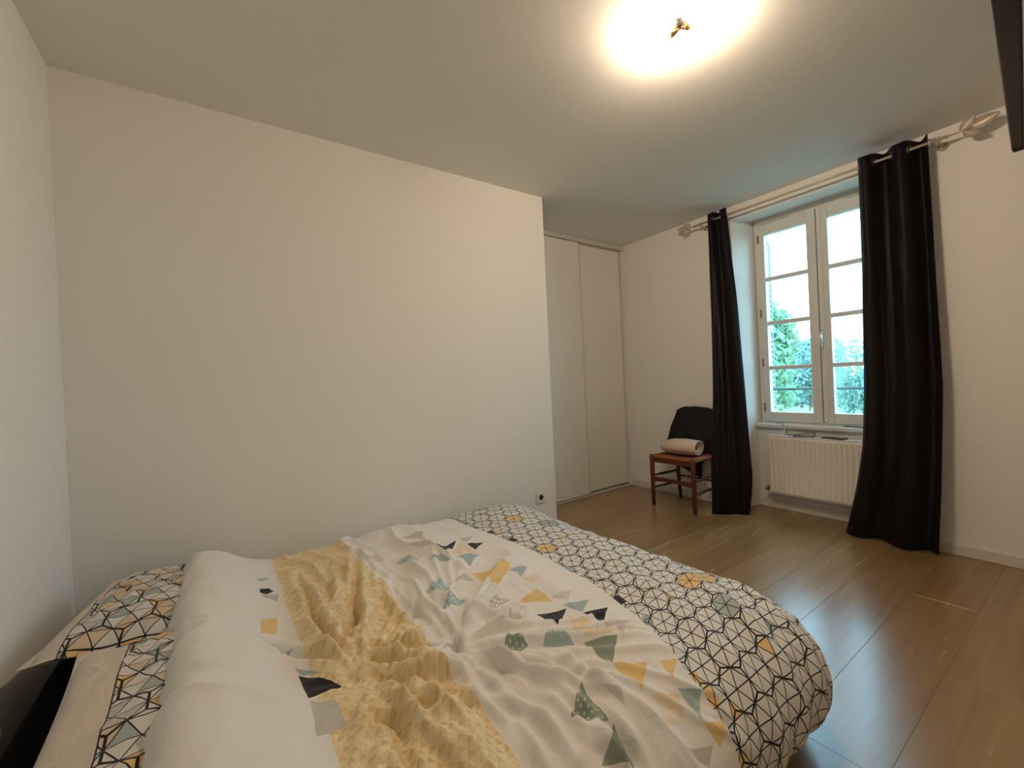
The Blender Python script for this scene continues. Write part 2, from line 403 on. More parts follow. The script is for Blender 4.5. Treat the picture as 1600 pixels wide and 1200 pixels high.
bx('back_panel', M['radiator'], rad, RX1-.012, RX1-.004, RY0+.01, RY1-.01, RZ0+.01, RZ1-.01)
for y0 in (RY0, RY1-.006): bx('side_cover', M['radiator'], rad, RX0+.002, RX1, y0, y0+.006, RZ0, RZ1, bevel=.002)
tp = MB(); tp.box(RX0+.001, RX0+.018, RY0, RY1, RZ1-.010, RZ1); tp.box(RX1-.014, RX1, RY0, RY1, RZ1-.010, RZ1)
for i in range(34): 
    y = RY0+.02+i*(RY1-RY0-.04)/33; tp.box(RX0+.017, RX1-.013, y-.007, y+.007, RZ1-.006, RZ1-.002)
tp.build('top_grille', M['radiator'], rad)
bx('wall_bracket', M['radiator'], rad, RX1-.003, 3.9045, 1.55, 1.58, .3, .5); bx('wall_bracket', M['radiator'], rad, RX1-.003, 3.9045, 1.02, 1.05, .3, .5)
vv = MB().tube([(3.83, RY1, .175), (3.83, RY1+.035, .175)], .009, 10).tube([(3.83, RY1+.03, .178), (3.87, RY1+.03, .178), (3.9048, RY1+.03, .178)], .0075, 10); vv.build('inlet_pipe', M['brass'], rad, smooth=True)
MB().tube([(3.83, RY1+.03, .16), (3.83, RY1+.03, .195)], .015, 12).tube([(3.815, RY1+.03, .178), (3.79, RY1+.03, .178)], .012, 12).build('valve', M['brass'], rad, smooth=True)
# things lying on it
def phone(x, y, rz, L, wd, label):
    t = thing('mobile_phone', label, 'phone', (x, y, RZ1), 'phones charging on the radiator')
    rot = Matrix.Rotation(rz, 3, 'Z')
    def bb_(n, m, hx, hy, z0, z1):
        P = [(Vector((x, y, 0)) + rot @ Vector((sx*hx, sy*hy, 0))) for sx, sy in ((-1,-1),(1,-1),(1,1),(-1,1))]
        MB().quad_box([(p.x, p.y, z0) for p in P]+[(p.x, p.y, z1) for p in P]).build(n, m, t, bevel=.002)
    bb_('body', M['black_plastic'], wd/2, L/2, RZ1+.0005, RZ1+.009); bb_('screen', M['screen'], wd/2-.004, L/2-.006, RZ1+.0085, RZ1+.0098)
M['screen'] = mat('dark_screen', (.02, .022, .03), .08)
phone(3.825, 1.475, .25, .14, .07, 'dark phone on the radiator, nearer the left curtain')
phone(3.83, 1.27, -.12, .15, .072, 'dark phone on the radiator, nearer the right curtain')
def cable(label, pts, r, m):
    pts = [Vector(p) for p in pts]; out = []
    for i in range(len(pts)-1):
        p0, p1, p2, p3 = pts[max(i-1,0)], pts[i], pts[i+1], pts[min(i+2,len(pts)-1)]
        for k in range(8):
            t = k/8; out.append(.5*((2*p1)+(p2-p0)*t+(2*p0-5*p1+4*p2-p3)*t*t+(3*p1-p0-3*p2+p3)*t**3))
    out.append(pts[-1])
    return tag(MB().tube(out, r, 6).build('charging_cable', m, smooth=True), label, 'cable', 'charging cables')
cable('black charging cable looping over the radiator top to the phones', [(3.89, 1.70, .726), (3.868, 1.655, .732), (3.855, 1.62, .70), (3.85, 1.6, .652), (3.83, 1.57, .645), (3.85, 1.5, .655), (3.86, 1.42, .665), (3.845, 1.40, .655), (3.83, 1.405, .646)], .0028, M['black_plastic'])
cable('short white charging cable hanging from the sill to the radiator', [(3.875, 1.60, .728), (3.858, 1.605, .728), (3.845, 1.615, .70), (3.835, 1.625, .66), (3.825, 1.63, .645)], .0045, M['plastic'])
cable('black charging cable lying on the sill by the right curtain', [(3.93, 1.24, .7255), (3.90, 1.16, .7255), (3.875, 1.08, .7255), (3.875, .98, .7255)], .004, M['black_plastic'])

# ------------------------------------------------------------------ curtain rod and curtains
RODX, RODZ = 3.575, 2.505
rodt = thing('curtain_rod', 'cream metal curtain rod with leaf-shaped finials above the window', 'curtain rod', (RODX, 1.37, RODZ))
MB().tube([(RODX, .56, RODZ), (RODX, 2.185, RODZ)], .009, 12).build('rod', M['rod'], rodt, smooth=True)
for y in (.60, 2.12):
    MB().tube([(RODX, y, RODZ-.012), (RODX+.05, y, RODZ-.016), (XC-.001, y, RODZ-.016)], .006, 8).tube([(XC-.008, y, RODZ-.016), (XC-.0005, y, RODZ-.016)], .024, 14).build('bracket', M['rod'], rodt, smooth=True)
    MB().torus((RODX, y, RODZ), (0, 1, 0), .012, .004).build('collar', M['rod'], rodt, smooth=True)
def leaf_finial(sgn, y0, sc):
    f = MB().tube([(RODX, y0, RODZ), (RODX, y0+sgn*.05, RODZ), (RODX-.005, y0+sgn*.1*sc, RODZ+.006)], [.006, .005, .003], 8).build('finial_stem', M['rod'], rodt, smooth=True)
    for dy, dz, ang, L, W in ((.05, .004, .75, .085, .036), (.085, .006, .18, .12, .042), (.06, -.004, -.55, .08, .030)):
        nu, nv = 13, 7; P = np.zeros((nu, nv, 3))
        for i in range(nu):
            u = i/(nu-1); hw = W*sc*math.sin(PI*min(1, u*.93+.05))**.8*(1-.35*u)
            for j in range(nv):
                v = j/(nv-1)*2-1
                a = u*L*sc; bq = v*hw
                yy = y0+sgn*(dy*sc + a*math.cos(ang)-bq*math.sin(ang)); z_ = RODZ+dz+a*math.sin(ang)+bq*math.cos(ang)
                P[i, j] = (RODX-.004+.012*abs(v)-.02*u*u, yy, z_)
        MB().grid(P).build('leaf', M['rod'], f, smooth=True, solid=.003)
leaf_finial(-1, .56, 1.0); leaf_finial(1, 2.185, .72)
def curtain(label, left, right, nf, amp, seed, ztop):
    # left/right: rows (v, x, y) of the two edges from the top (v=0) to the hem (v=1)
    t = thing('curtain', label, 'curtain', (RODX, left[0][2], 0), 'dark curtains')
    nu, nv = nf*22+1, 90
    u = np.linspace(0, 1, nu)[:, None]; v = np.linspace(0, 1, nv)[None]
    A = np.array(left); B = np.array(right)
    def smooth(arr, c):
        y = np.interp(v[0], arr[:, 0], arr[:, c]); 
        for _ in range(6): y = np.concatenate([[y[0]], (y[:-2]+2*y[1:-1]+y[2:])/4, [y[-1]]])
        return y[None]
    lx, ly, rx, ry = smooth(A, 1), smooth(A, 2), smooth(B, 1), smooth(B, 2)
    nz = (fbm(u*5+seed*9.1, v*1.6+seed, 2)-.5)
    uu = u + .05*nz*sstep(.05, .5, v)*np.sin(PI*u)
    px = lx+(rx-lx)*uu; py = ly+(ry-ly)*uu
    dx, dy = rx-lx, ry-ly; L = np.sqrt(dx*dx+dy*dy); nx_, ny_ = dy/L, -dx/L
    nx_, ny_ = np.where(nx_ > 0, -nx_, nx_), np.where(nx_ > 0, -ny_, ny_)
    ph = 2*PI*(nf*.5)*u + .9*nz*sstep(.1, .8, v)
    d = (amp*(1+.15*np.sin(7*u+seed)))*np.sin(ph)*(1-.35*v) + .02*(fbm(u*9+3*seed, v*2.2, 2)-.5)*sstep(.05, .3, v) + .006*(fbm(u*14, v*14+seed, 2)-.5)
    P = np.zeros((nu, nv, 3)); P[..., 0] = px+nx_*d; P[..., 1] = py+ny_*d
    zt = ztop + .006*np.cos(2*ph[:, :1]) + .004*nz[:, :1]
    hem = .012+.012*np.sin(ph[:, -1:]*.5+seed)**2
    P[..., 2] = zt+(hem-zt)*v
    MB().grid(P).build('cloth', M['curtain'], t, smooth=True, solid=.003)
    for k in range(nf+1):
        uu_ = k/nf; i = min(nu-1, int(uu_*(nu-1)+.5)); c = P[i, 1]
        j = min(max(i, 1), nu-2); T = Vector(P[j+1, 1]-P[j-1, 1]); T.z = 0; nrm = Vector((-T.y, T.x, 0)).normalized()
        MB().torus((RODX, c[1], RODZ), nrm, .020, .0045).build('eyelet_ring', M['chrome'], t, smooth=True)
    return t
curtain('dark aubergine curtain bunched narrow beside the wooden chair', [(0, RODX, 2.045), (.3, 3.54, 2.03), (.6, 3.45, 1.995), (.85, 3.36, 1.985), (1, 3.30, 1.965)],
        [(0, RODX, 1.885), (.3, 3.56, 1.82), (.6, 3.52, 1.765), (.8, 3.47, 1.72), (.87, 3.46, 1.705), (.94, 3.49, 1.735), (1, 3.50, 1.765)], 3, .030, 1, 2.562)
curtain('wide dark aubergine curtain covering the right half of the window', [(0, RODX, .985), (.3, 3.57, .985), (.6, 3.565, 1.0), (.75, 3.565, 1.02), (.88, 3.58, 1.075), (1, 3.585, 1.14)],
        [(0, RODX, .648), (.3, 3.57, .635), (.6, 3.56, .62), (.85, 3.53, .64), (1, 3.52, .66)], 4, .045, 2, 2.558)

# ------------------------------------------------------------------ ceiling lamp
LX, LY = 1.586, .989
lamp = thing('ceiling_lamp', 'small ceiling lamp with two lit bulbs', 'ceiling lamp', (LX, LY, H))
MB().lathe([(.034, 0), (.034, -.006), (.027, -.014), (.012, -.018)], (LX, LY, H-.0005)).build('ceiling_rose', M['chrome'], lamp, smooth=True)
LD = Vector((-.36, .93, 0)).normalized()          # the two bulbs lie flat under the ceiling, on either side of the rose
def lp(a, z): return (LX+LD.x*a, LY+LD.y*a, H-z)
for sg in (-1, 1): MB().tube([lp(sg*.004, .012), lp(sg*.014, .026), lp(sg*.026, .030), lp(sg*.046, .030)], [.006, .009, .014, .015], 14).build('socket', M['brass'], lamp, smooth=True)
em = bpy.data.materials.new('lit_bulb'); em.use_nodes = True; nt = em.node_tree; nt.nodes.remove(nt.nodes['Principled BSDF'])
e_ = nt.nodes.new('ShaderNodeEmission'); e_.inputs[0].default_value = (*LAMP_COLOR, 1); e_.inputs[1].default_value = LAMP_STRENGTH
nt.links.new(e_.outputs[0], nt.nodes['Material Output'].inputs[0])
for sg in (-1, 1):
    aa = (.044, .052, .062, .076, .088, .098, .103); rr = [.012, .016, .020, .022, .020, .013, .003]
    MB().tube([lp(sg*a, .030) for a in aa], rr, 16).build('bulb', em, lamp, smooth=True)

# dark panel hanging from the ceiling at the right
pn = MB().quad_box([(2.4, .190, 1.94), (2.44, .190, 1.94), (2.44, .218, 1.94), (2.4, .218, 1.94), (2.4, .180, H-.001), (2.44, .180, H-.001), (2.44, .258, H-.001), (2.4, .258, H-.001)])
tag(pn.build('hanging_panel', M['panel'], bevel=.004), 'dark brown panel hanging from the ceiling at the upper right', 'panel')

# wall socket
sk = thing('wall_socket', 'white electrical socket low on the wall beyond the bed', 'socket', (1.965, YB, .30))
bx('plate', M['plastic'], sk, 1.925, 2.005, YB-.012, YB, .262, .342, bevel=.004)
MB().tube([(1.965, YB-.0125, .302), (1.965, YB-.010, .302)], .021, 20).build('inset', M['dark_gap'], sk)

# ------------------------------------------------------------------ chair, jacket, folded cloth
ch = thing('wooden_chair', 'reddish brown wooden chair with straw seat beside the closet', 'chair', (3.42, 2.275, 0))
cy0, cy1, cx0, cx1 = 2.075, 2.485, 3.235, 3.585
for y in (cy0, cy1):
    s = -1 if y == cy0 else 1
    MB().tube([(cx0, y, 0), (cx0, y, .2), (cx0, y, .44), (cx0, y, .462)], [.016, .020, .022, .018], 10).build('leg', M['chair_wood'], ch, smooth=True)
    yb = y - s*.03
    MB().tube([(cx1+.02, yb, 0), (cx1-.005, yb, .25), (cx1, yb, .45), (cx1+.025, yb, .65), (cx1+.055, yb, .845)], [.015, .018, .019, .017, .013], 10).build('leg', M['chair_wood'], ch, smooth=True)
# straw seat woven in four triangles
n = 41; P = np.zeros((n, n, 3)); uu = np.linspace(-1, 1, n)
U, V_ = np.meshgrid(uu, uu, indexing='ij')
yw = np.where(True, .222-.018*(U+1)/2, 0)
P[..., 0] = (cx0+cx1)/2 + U*.188; P[..., 1] = (cy0+cy1)/2 + V_*yw
P[..., 2] = .462 - .012*(1-np.maximum(abs(U), abs(V_))) + .0025*np.abs(np.sin(np.maximum(abs(U), abs(V_))*40)) - .018*sstep(.9, 1, np.maximum(abs(U), abs(V_)))
MB().grid(P).build('seat', M['straw'], ch, smooth=True, solid=.022)
ym = (cy0+cy1)/2
# aprons and stretchers
MB().quad_box([(cx0-.009, cy0, .395), (cx0+.009, cy0, .395), (cx0+.009, cy1, .395), (cx0-.009, cy1, .395), (cx0-.009, cy0, .432), (cx0+.009, cy0, .432), (cx0+.009, cy1, .432), (cx0-.009, cy1, .432)]).build('apron', M['chair_wood'], ch, bevel=.003)
# shaped front stretcher
fs = MB(); nn = 13; 
for k in range(nn-1):
    a, b = k/(nn-1), (k+1)/(nn-1); g = lambda t: .215+.018*math.sin(PI*t)
    ya, yb = cy0+(cy1-cy0)*a, cy0+(cy1-cy0)*b
    fs.quad_box([(cx0-.008, ya, g(a)), (cx0+.008, ya, g(a)), (cx0+.008, yb, g(b)), (cx0-.008, yb, g(b)), (cx0-.008, ya, .262), (cx0+.008, ya, .262), (cx0+.008, yb, .262), (cx0-.008, yb, .262)])
fs.build('stretcher', M['chair_wood'], ch)
for y, s in ((cy0, 1), (cy1, -1)):
    for z in (.16, .27): MB().tube([(cx0, y, z), ((cx0+cx1)/2, y+s*.015, z), (cx1, y+s*.03, z)], [.009, .012, .009], 8).build('stretcher', M['chair_wood'], ch, smooth=True)
MB().tube([(cx1, cy0+.03, .22), (cx1, cy1-.03, .22)], .010, 8).build('stretcher', M['chair_wood'], ch, smooth=True)
for z, dx in ((.62, .020), (.80, .048)):
    MB().box(cx1+dx-.006, cx1+dx+.006, cy0+.03, cy1-.03, z-.03, z+.03).build('back_slat', M['chair_wood'], ch, bevel=.004)
# jacket over the chair back
nu, nv = 60, 90; u = np.linspace(-1, 1, nu)[:, None]; v = np.linspace(0, 1, nv)[None]
arc = np.array([(3.54, .47), (3.552, .56), (3.575, .70), (3.600, .81), (3.615, .860), (3.640, .873), (3.664, .85), (3.666, .75), (3.664, .55), (3.655, .40), (3.64, .25)])
s_ = np.concatenate([[0], np.cumsum(np.linalg.norm(np.diff(arc, axis=0), axis=1))]); s_ /= s_[-1]
ax_, az_ = np.interp(v, s_, arc[:, 0]), np.interp(v, s_, arc[:, 1])
half = .175+.085*np.abs(sstep(.0, .42, v)-1)+.05*sstep(.5, .9, v)
P = np.zeros((nu, nv, 3)); nz = fbm(u*4+5, v*7, 3)-.5
fold = .010*np.sin(u*9+3*v)*sstep(.3, 0, v)
P[..., 1] = 2.285+u*half*(1-.35*sstep(.7, .95, v)) + .02*nz + .12*sstep(.6, .9, v)
P[..., 0] = np.minimum(ax_+fold+.014*nz*(np.abs(v-.42) > .06), 3.672); P[..., 2] = az_ + .012*(fbm(u*3, v*0+2, 2)-.5)-.03*np.abs(u)**3*sstep(.2, .4, v)*sstep(.65, .5, v) + .06*(u+.3)*sstep(.85, 1, v)
jk = MB().grid(P).build('draped_garment', M['navy_cloth'], smooth=True, solid=.006); tag(jk, 'black garment draped over the back of the wooden chair', 'garment')
# folded cream cloth on the seat
# a flattened roll lying across the seat: spiral section along x/z, left end rounded, right end open
nu, nv = 150, 50; v = np.linspace(0, 1, nu)[:, None]; t = np.linspace(0, 1, nv)[None]
an = -1.6+v*2*PI*2.35; rr_ = .060-.034*v**1.2
nz = fbm(v*7, t*3+4, 3)-.5
q0 = rr_*1.95*np.cos(an)*(1+.10*nz); q1 = rr_*.96*np.sin(an)*(1+.08*nz)
end = np.sqrt(np.clip(1-(np.clip(t-.58, 0, 1)/.43)**2, .02, 1))
P = np.zeros((nu, nv, 3))
aw = t*.345-.165+.018*nz
P[..., 1] = 2.285+aw*.97+q0*end*.22; P[..., 0] = 3.385+q0*end-aw*.10
P[..., 2] = .479+.057*(.55+.45*end)+q1*end*(1+.10*np.sin(t*3))+.004*nz
cl_ = MB().grid(P).build('folded_cloth', M['cream_cloth'], smooth=True, solid=.011); tag(cl_, 'cream coloured rolled-up cloth lying on the chair seat', 'cloth')

# ------------------------------------------------------------------ bed linen print
LINE = srgb(38, 34, 34); WHITE = (.80, .775, .735)
PAL = [srgb(228, 194, 136), srgb(168, 180, 176), srgb(200, 194, 190), srgb(60, 55, 56), srgb(214, 194, 170)]
def star_print(x, y, a, base, tri_prob=None, hex_prob=None, lw=.0016, yw=.0036):
    hgt = a*math.sqrt(3)/2
    v = y/hgt; u = x/a - v*.5; wv = u+v
    i, j = fl(u), fl(v); fu, fv = u-i, v-j
    up = lt(fu+fv, 1); sw = 1-up
    b1 = fu*up+(1-fu)*sw; b2 = fv*up+(1-fv)*sw; b0 = 1-b1-b2
    mx, mn = emax(emax(b0, b1), b2), emin(emin(b0, b1), b2)
    thin = lt(mn*hgt, lw)
    ydist = (1-mx-2*mn)*(a/2)
    odd = mod2(i)*mod2(j); even = (1-mod2(i))*(1-mod2(j))
    isy = up*odd+sw*even
    thick = lt(ydist, yw)*isy
    col = base
    if tri_prob:
        h = wnoise(i, j, up)
        for k, (lo, hi) in enumerate(tri_prob):
            if hi > lo: col = mixc(gt(h, lo)*lt(h, hi), col, PAL[k])
    if hex_prob:
        h = wnoise(i+mod2(i), j+mod2(j), 5.0)
        for k, (lo, hi) in enumerate(hex_prob):
            if hi > lo: col = mixc(gt(h, lo)*lt(h, hi)*(1-isy), col, PAL[k])
    return col, emax(thin, thick)
def cloth_base(name):
    m = bpy.data.materials.new(name); m.use_nodes = True; nt = m.node_tree; Ex.nt = nt; p = nt.nodes['Principled BSDF']
    p.inputs['Roughness'].default_value = .85; p.inputs['Specular IOR Level'].default_value = .2
    p.inputs['Sheen Weight'].default_value = .15
    uv = nt.nodes.new('ShaderNodeUVMap'); uv.uv_map = 'fabric'; sp = nt.nodes.new('ShaderNodeSeparateXYZ'); nt.links.new(uv.outputs[0], sp.inputs[0])
    n1 = nt.nodes.new('ShaderNodeTexNoise'); n1.inputs['Scale'].default_value = 38; n1.inputs['Detail'].default_value = 3; n1.inputs['Distortion'].default_value = .6
    n2 = nt.nodes.new('ShaderNodeTexNoise'); n2.inputs['Scale'].default_value = 420
    for n in (n1, n2): nt.links.new(uv.outputs[0], n.inputs['Vector'])
    b = nt.nodes.new('ShaderNodeBump'); b.inputs['Strength'].default_value = .45; b.inputs['Distance'].default_value = .009
    nt.links.new((Ex(n1.outputs['Fac'])+Ex(n2.outputs['Fac'])*.1).s, b.inputs['Height']); nt.links.new(b.outputs[0], p.inputs['Normal'])
    return m, nt, p, uv, Ex(sp.outputs[0]), Ex(sp.outputs[1])

#TRI_BEGIN
TRI = [('kd', [(0.75, 1.761), (0.893, 1.844), (0.75, 1.665)]),
       ('k', [(0.934, 1.822), (1.0, 1.785), (0.92, 1.725)]),
       ('bd', [(0.599, 1.819), (0.672, 1.855), (0.65, 1.685)]),
       ('b', [(0.681, 1.677), (0.737, 1.682), (0.734, 1.589)]),
       ('m', [(0.699, 1.918), (0.808, 2.008), (0.746, 1.759)]),
       ('g', [(0.726, 2.095), (0.848, 2.092), (0.79, 1.996)]),
       ('g', [(0.93, 1.897), (1.021, 1.903), (0.945, 1.836)]),
       ('bd', [(0.571, 1.449), (0.643, 1.492), (0.633, 1.368)]),
       ('bd', [(0.553, 1.289), (0.636, 1.364), (0.659, 1.304)]),
       ('g', [(0.672, 1.45), (0.744, 1.503), (0.755, 1.463)]),
       ('b', [(0.781, 1.617), (0.903, 1.658), (0.786, 1.544)]),
       ('t', [(0.749, 1.642), (0.929, 1.874), (0.897, 1.659)]),
       ('y', [(0.769, 1.522), (0.912, 1.455), (0.778, 1.305)]),
       ('b', [(0.868, 1.396), (0.956, 1.398), (0.896, 1.348)]),
       ('t', [(0.896, 1.348), (0.988, 1.322), (0.906, 1.287)]),
       ('m', [(0.896, 1.164), (0.991, 1.158), (0.942, 1.112)]),
       ('b', [(0.913, 1.103), (1.016, 1.085), (0.952, 1.042)]),
       ('k', [(0.954, 1.038), (1.049, 1.017), (0.965, 0.947)]),
       ('kd', [(0.804, 1.106), (0.915, 1.086), (0.833, 1.024)]),
       ('y', [(0.801, 1.217), (0.904, 1.251), (0.892, 1.131)]),
       ('g', [(0.681, 1.121), (0.762, 1.2), (0.753, 1.11)]),
       ('gd', [(0.672, 1.217), (0.754, 1.278), (0.789, 1.246)]),
       ('od', [(0.598, 0.997), (0.677, 1.071), (0.707, 1.005)]),
       ('b', [(0.742, 0.979), (0.8, 1.009), (0.824, 0.923)]),
       ('o', [(0.855, 0.905), (0.952, 0.871), (0.883, 0.809)]),
       ('t', [(0.86, 0.918), (0.937, 0.948), (0.956, 0.875)]),
       ('t', [(0.902, 1.06), (0.842, 0.932), (0.941, 0.977)]),
       ('g', [(0.491, 1.123), (0.557, 1.176), (0.548, 1.137)]),
       ('od', [(0.748, 0.8), (0.639, 0.734), (0.745, 0.694)]),
       ('m', [(0.475, 1.89), (0.567, 1.998), (0.566, 1.858)]),
       ('b', [(0.092, 1.99), (0.14, 2.005), (0.107, 1.963)]),
       ('k', [(0.1, 1.908), (0.141, 1.861), (0.095, 1.807)]),
       ('g', [(0.095, 1.802), (0.153, 1.836), (0.144, 1.766)]),
       ('y', [(0.087, 1.621), (0.128, 1.625), (0.118, 1.524)]),
       ('y', [(0.087, 1.621), (0.118, 1.524), (0.079, 1.504)]),
       ('b', [(0.072, 1.437), (0.144, 1.403), (0.109, 1.356)]),
       ('b', [(0.135, 1.302), (0.192, 1.223), (0.149, 1.265)]),
       ('k', [(0.143, 1.27), (0.225, 1.149), (0.148, 1.155)]),
       ('g', [(0.149, 1.141), (0.197, 1.103), (0.137, 1.002)]),
       ('g', [(0.197, 1.103), (0.205, 1.009), (0.137, 1.002)]),
       ('m', [(0.961, 0.945), (1.055, 0.915), (0.983, 0.86)]),
       ('o', [(0.851, 0.913), (0.963, 0.869), (0.886, 0.807)]),
       ('y', [(0.888, 0.803), (1.002, 0.764), (0.913, 0.706)]),
       ('y', [(1.041, 0.748), (1.098, 0.725), (1.028, 0.686)]),
       ('b', [(1.033, 0.669), (1.096, 0.637), (1.032, 0.595)]),
       ('y', [(1.035, 0.589), (1.11, 0.564), (1.049, 0.533)]),
       ('g', [(0.896, 0.583), (1.031, 0.547), (0.981, 0.524)]),
       ('m', [(0.789, 0.755), (0.824, 0.721), (0.811, 0.693)]),
       ('o', [(0.749, 0.684), (0.644, 0.639), (0.719, 0.606)]),
       ('t', [(0.928, 0.69), (1.03, 0.663), (0.982, 0.615)]),
       ('t', [(0.826, 0.65), (0.943, 0.638), (0.963, 0.612)])]
#TRI_END
TCOL = dict(k=srgb(40, 38, 42), b=srgb(166, 182, 182), o=srgb(146, 156, 142), g=srgb(196, 190, 186), m=srgb(212, 202, 198), y=srgb(229, 198, 138), t=srgb(228, 212, 184))
BAND_U = 1.10; YEL0, YEL1 = .165, .475
def duvet_material():
    m, nt, p, uv, U, V = cloth_base('duvet_print')
    # small mustard triangles of the yellow panel
    a = .023; hgt = a*.866
    v = V/hgt; u = U/a - v*.5; i, j = fl(u), fl(v); fu, fv = u-i, v-j
    up = lt(fu+fv, 1); sw = 1-up
    b1 = fu*up+(1-fu)*sw; b2 = fv*up+(1-fv)*sw; b0 = 1-b1-b2; mn = emin(emin(b0, b1), b2)
    h = wnoise(i, j, up)
    ycol = mixc(up*gt(mn, .07), srgb(230, 209, 168), srgb(219, 190, 136))
    ycol = mixc(gt(h, .80), ycol, srgb(236, 220, 184))
    ycol = mixc(gt(mn, .22)*up*gt(h, .35), ycol, srgb(226, 200, 150))
    nz = nt.nodes.new('ShaderNodeTexNoise'); nz.inputs['Scale'].default_value = 3; nt.links.new(uv.outputs[0], nz.inputs['Vector'])
    edge = U
    yel = gt(edge, YEL0)*lt(edge, YEL1)
    col = mixc(yel, WHITE, ycol)
    # scattered printed triangles
    cv = nt.nodes.new('ShaderNodeCombineXYZ'); nt.links.new(U.s, cv.inputs[0]); nt.links.new(V.s, cv.inputs[1]); cv.inputs[2].default_value = 1
    vor = nt.nodes.new('ShaderNodeTexVoronoi'); vor.inputs['Scale'].default_value = 75; vor.inputs['Randomness'].default_value = .15; nt.links.new(cv.outputs[0], vor.inputs['Vector'])
    dots = lt(Ex(vor.outputs['Distance']), .24)
    for c, pts in TRI:
        pts = [np.array(q) for q in pts]; cen = sum(pts)/3; acc = None
        for k in range(3):
            A, B = pts[k], pts[(k+1) % 3]; d = B-A; nrm = np.array([-d[1], d[0]])/np.linalg.norm(d)
            off = -nrm.dot(A)
            if nrm.dot(cen)+off < 0: nrm, off = -nrm, -off
            dn = nt.nodes.new('ShaderNodeVectorMath'); dn.operation = 'DOT_PRODUCT'; dn.inputs[1].default_value = (nrm[0], nrm[1], off); nt.links.new(cv.outputs[0], dn.inputs[0])
            e = Ex(dn.outputs['Value']); acc = e if acc is None else emin(acc, e)
        fill = TCOL[c[0]]
        if len(c) > 1: fill = mixc(dots, fill, tuple(min(1, f*1.6+.12) for f in fill))
        col = mixc(gt(acc, 0), col, fill)
    # star print at the foot
    bc, ln = star_print(U+.013, V, .049, (.74, .72, .685), tri_prob=[(.975, .985), (.985, .99)], hex_prob=[(.0, .05), (.05, .08), (.08, .10)], lw=.0016, yw=.0026)
    first = lt(U, BAND_U+.030)
    hr = wnoise(fl((V)*22.0), 3.0, 1.0)
    for lo, hi, cc in ((0, .12, PAL[0]), (.12, .26, PAL[1]), (.26, .38, PAL[3]), (.5, .6, PAL[2])):
        bc = mixc(first*gt(hr, lo)*lt(hr, hi), bc, cc)
    bc = mixc(ln, bc, LINE)
    col = mixc(gt(U, BAND_U), col, bc)
    nt.links.new(col, p.inputs['Base Color'])
    return m
def pillow_material(bound, a, seed):
    m, nt, p, uv, U, V = cloth_base('pillow_print')
    c, ln = star_print(U+seed*.037, V+seed*.021, a, (.72, .69, .65), tri_prob=[(0, .08), (.08, .17), (.17, .32), (.32, .325), (.35, .44)], lw=.0015, yw=.0030)
    c = mixc(ln, c, LINE)
    on_ = gt(U, bound)
    c = mixc(on_, (.68, .60, .51), c)
    c = mixc(gt(U, bound-.0016)*lt(U, bound+.0016), c, LINE)
    nt.links.new(c, p.inputs['Base Color'])
    return m

# ------------------------------------------------------------------ bed, pillows, duvet
bed = thing('bed', 'low double bed with black sheeted mattress under the patterned duvet', 'bed', (.5, 1.55, 0))
bx('base', M['bedbase'], bed, -.44, 1.40, .85, 2.32, .05, .15, bevel=.01)
for x, y in ((-.36, .95), (1.30, .95), (-.36, 2.22), (1.30, 2.22)): MB().tube([(x, y, 0), (x, y, .055)], .025, 12).build('leg', M['bedbase'], bed)
o = bx('mattress', M['black_cloth'], bed, -.47, 1.44, .80, 2.40, .15, .365); md = o.modifiers.new('bevel', 'BEVEL'); md.width = .04; md.segments = 4

def pillow(label, c, sx, sy, h, rz, bound, seed, tilt=(0, 0)):
    n = 90; a = np.linspace(-1, 1, n); U, V = np.meshgrid(a, a, indexing='ij')
    mask = np.clip((1-np.abs(U)**2.6)*(1-np.abs(V)**2.6), 0, 1)
    body = np.clip((mask-.05)/.95, 0, 1)**.55
    X = U*sx*(1-.07*(1-V**2)*np.abs(U)**2); Y = V*sy*(1-.05*(1-U**2)*np.abs(V)**2)
    wr = (fbm(U*3+seed*5, V*3+seed, 3)-.5); wr2 = ridged(U*3.2+seed+wr*2, V*2.4+seed*3)
    Zt = h*body*(1+.25*wr) + .018*(wr2-.5)*body + .006*np.sin(8*U+seed)*(1-body)
    Zb = -h*.55*body
    V3 = []; uvs = []
    for Z in (Zt, Zb):
        for i in range(n):
            for j in range(n): V3.append((X[i, j], Y[i, j], Z[i, j])); uvs.append((X[i, j], Y[i, j]))
    F = []
    for i in range(n-1):
        for j in range(n-1):
            q = i*n+j; F.append((q, q+n, q+n+1, q+1)); q += n*n; F.append((q, q+1, q+n+1, q+n))
    me = bpy.data.meshes.new('pillow'); me.from_pydata(V3, [], F)
    l = me.uv_layers.new(name='fabric'); li = np.zeros(len(me.loops), int); me.loops.foreach_get('vertex_index', li); l.data.foreach_set('uv', np.array(uvs)[li].ravel())
    me.materials.append(pillow_material(bound, .060, seed)); me.polygons.foreach_set('use_smooth', [True]*len(F))
    o = obj('pillow', me); md = o.modifiers.new('weld', 'WELD'); md.merge_threshold = .0005
    o.location = c; o.rotation_euler = (tilt[0], tilt[1], rz)
    return tag(o, label, 'pillow', 'pillows at the head of the bed')
pillow('cream and star patterned pillow in the corner against the back wall', (-.205, 2.07, .425), .245, .36, .070, -.12, -.17, 1, (-.05, .06))
pillow('cream and star patterned pillow nearest the camera, overlapping the other pillow', (-.15, 1.32, .446), .205, .39, .052, .02, -.085, 2, (.03, .03))

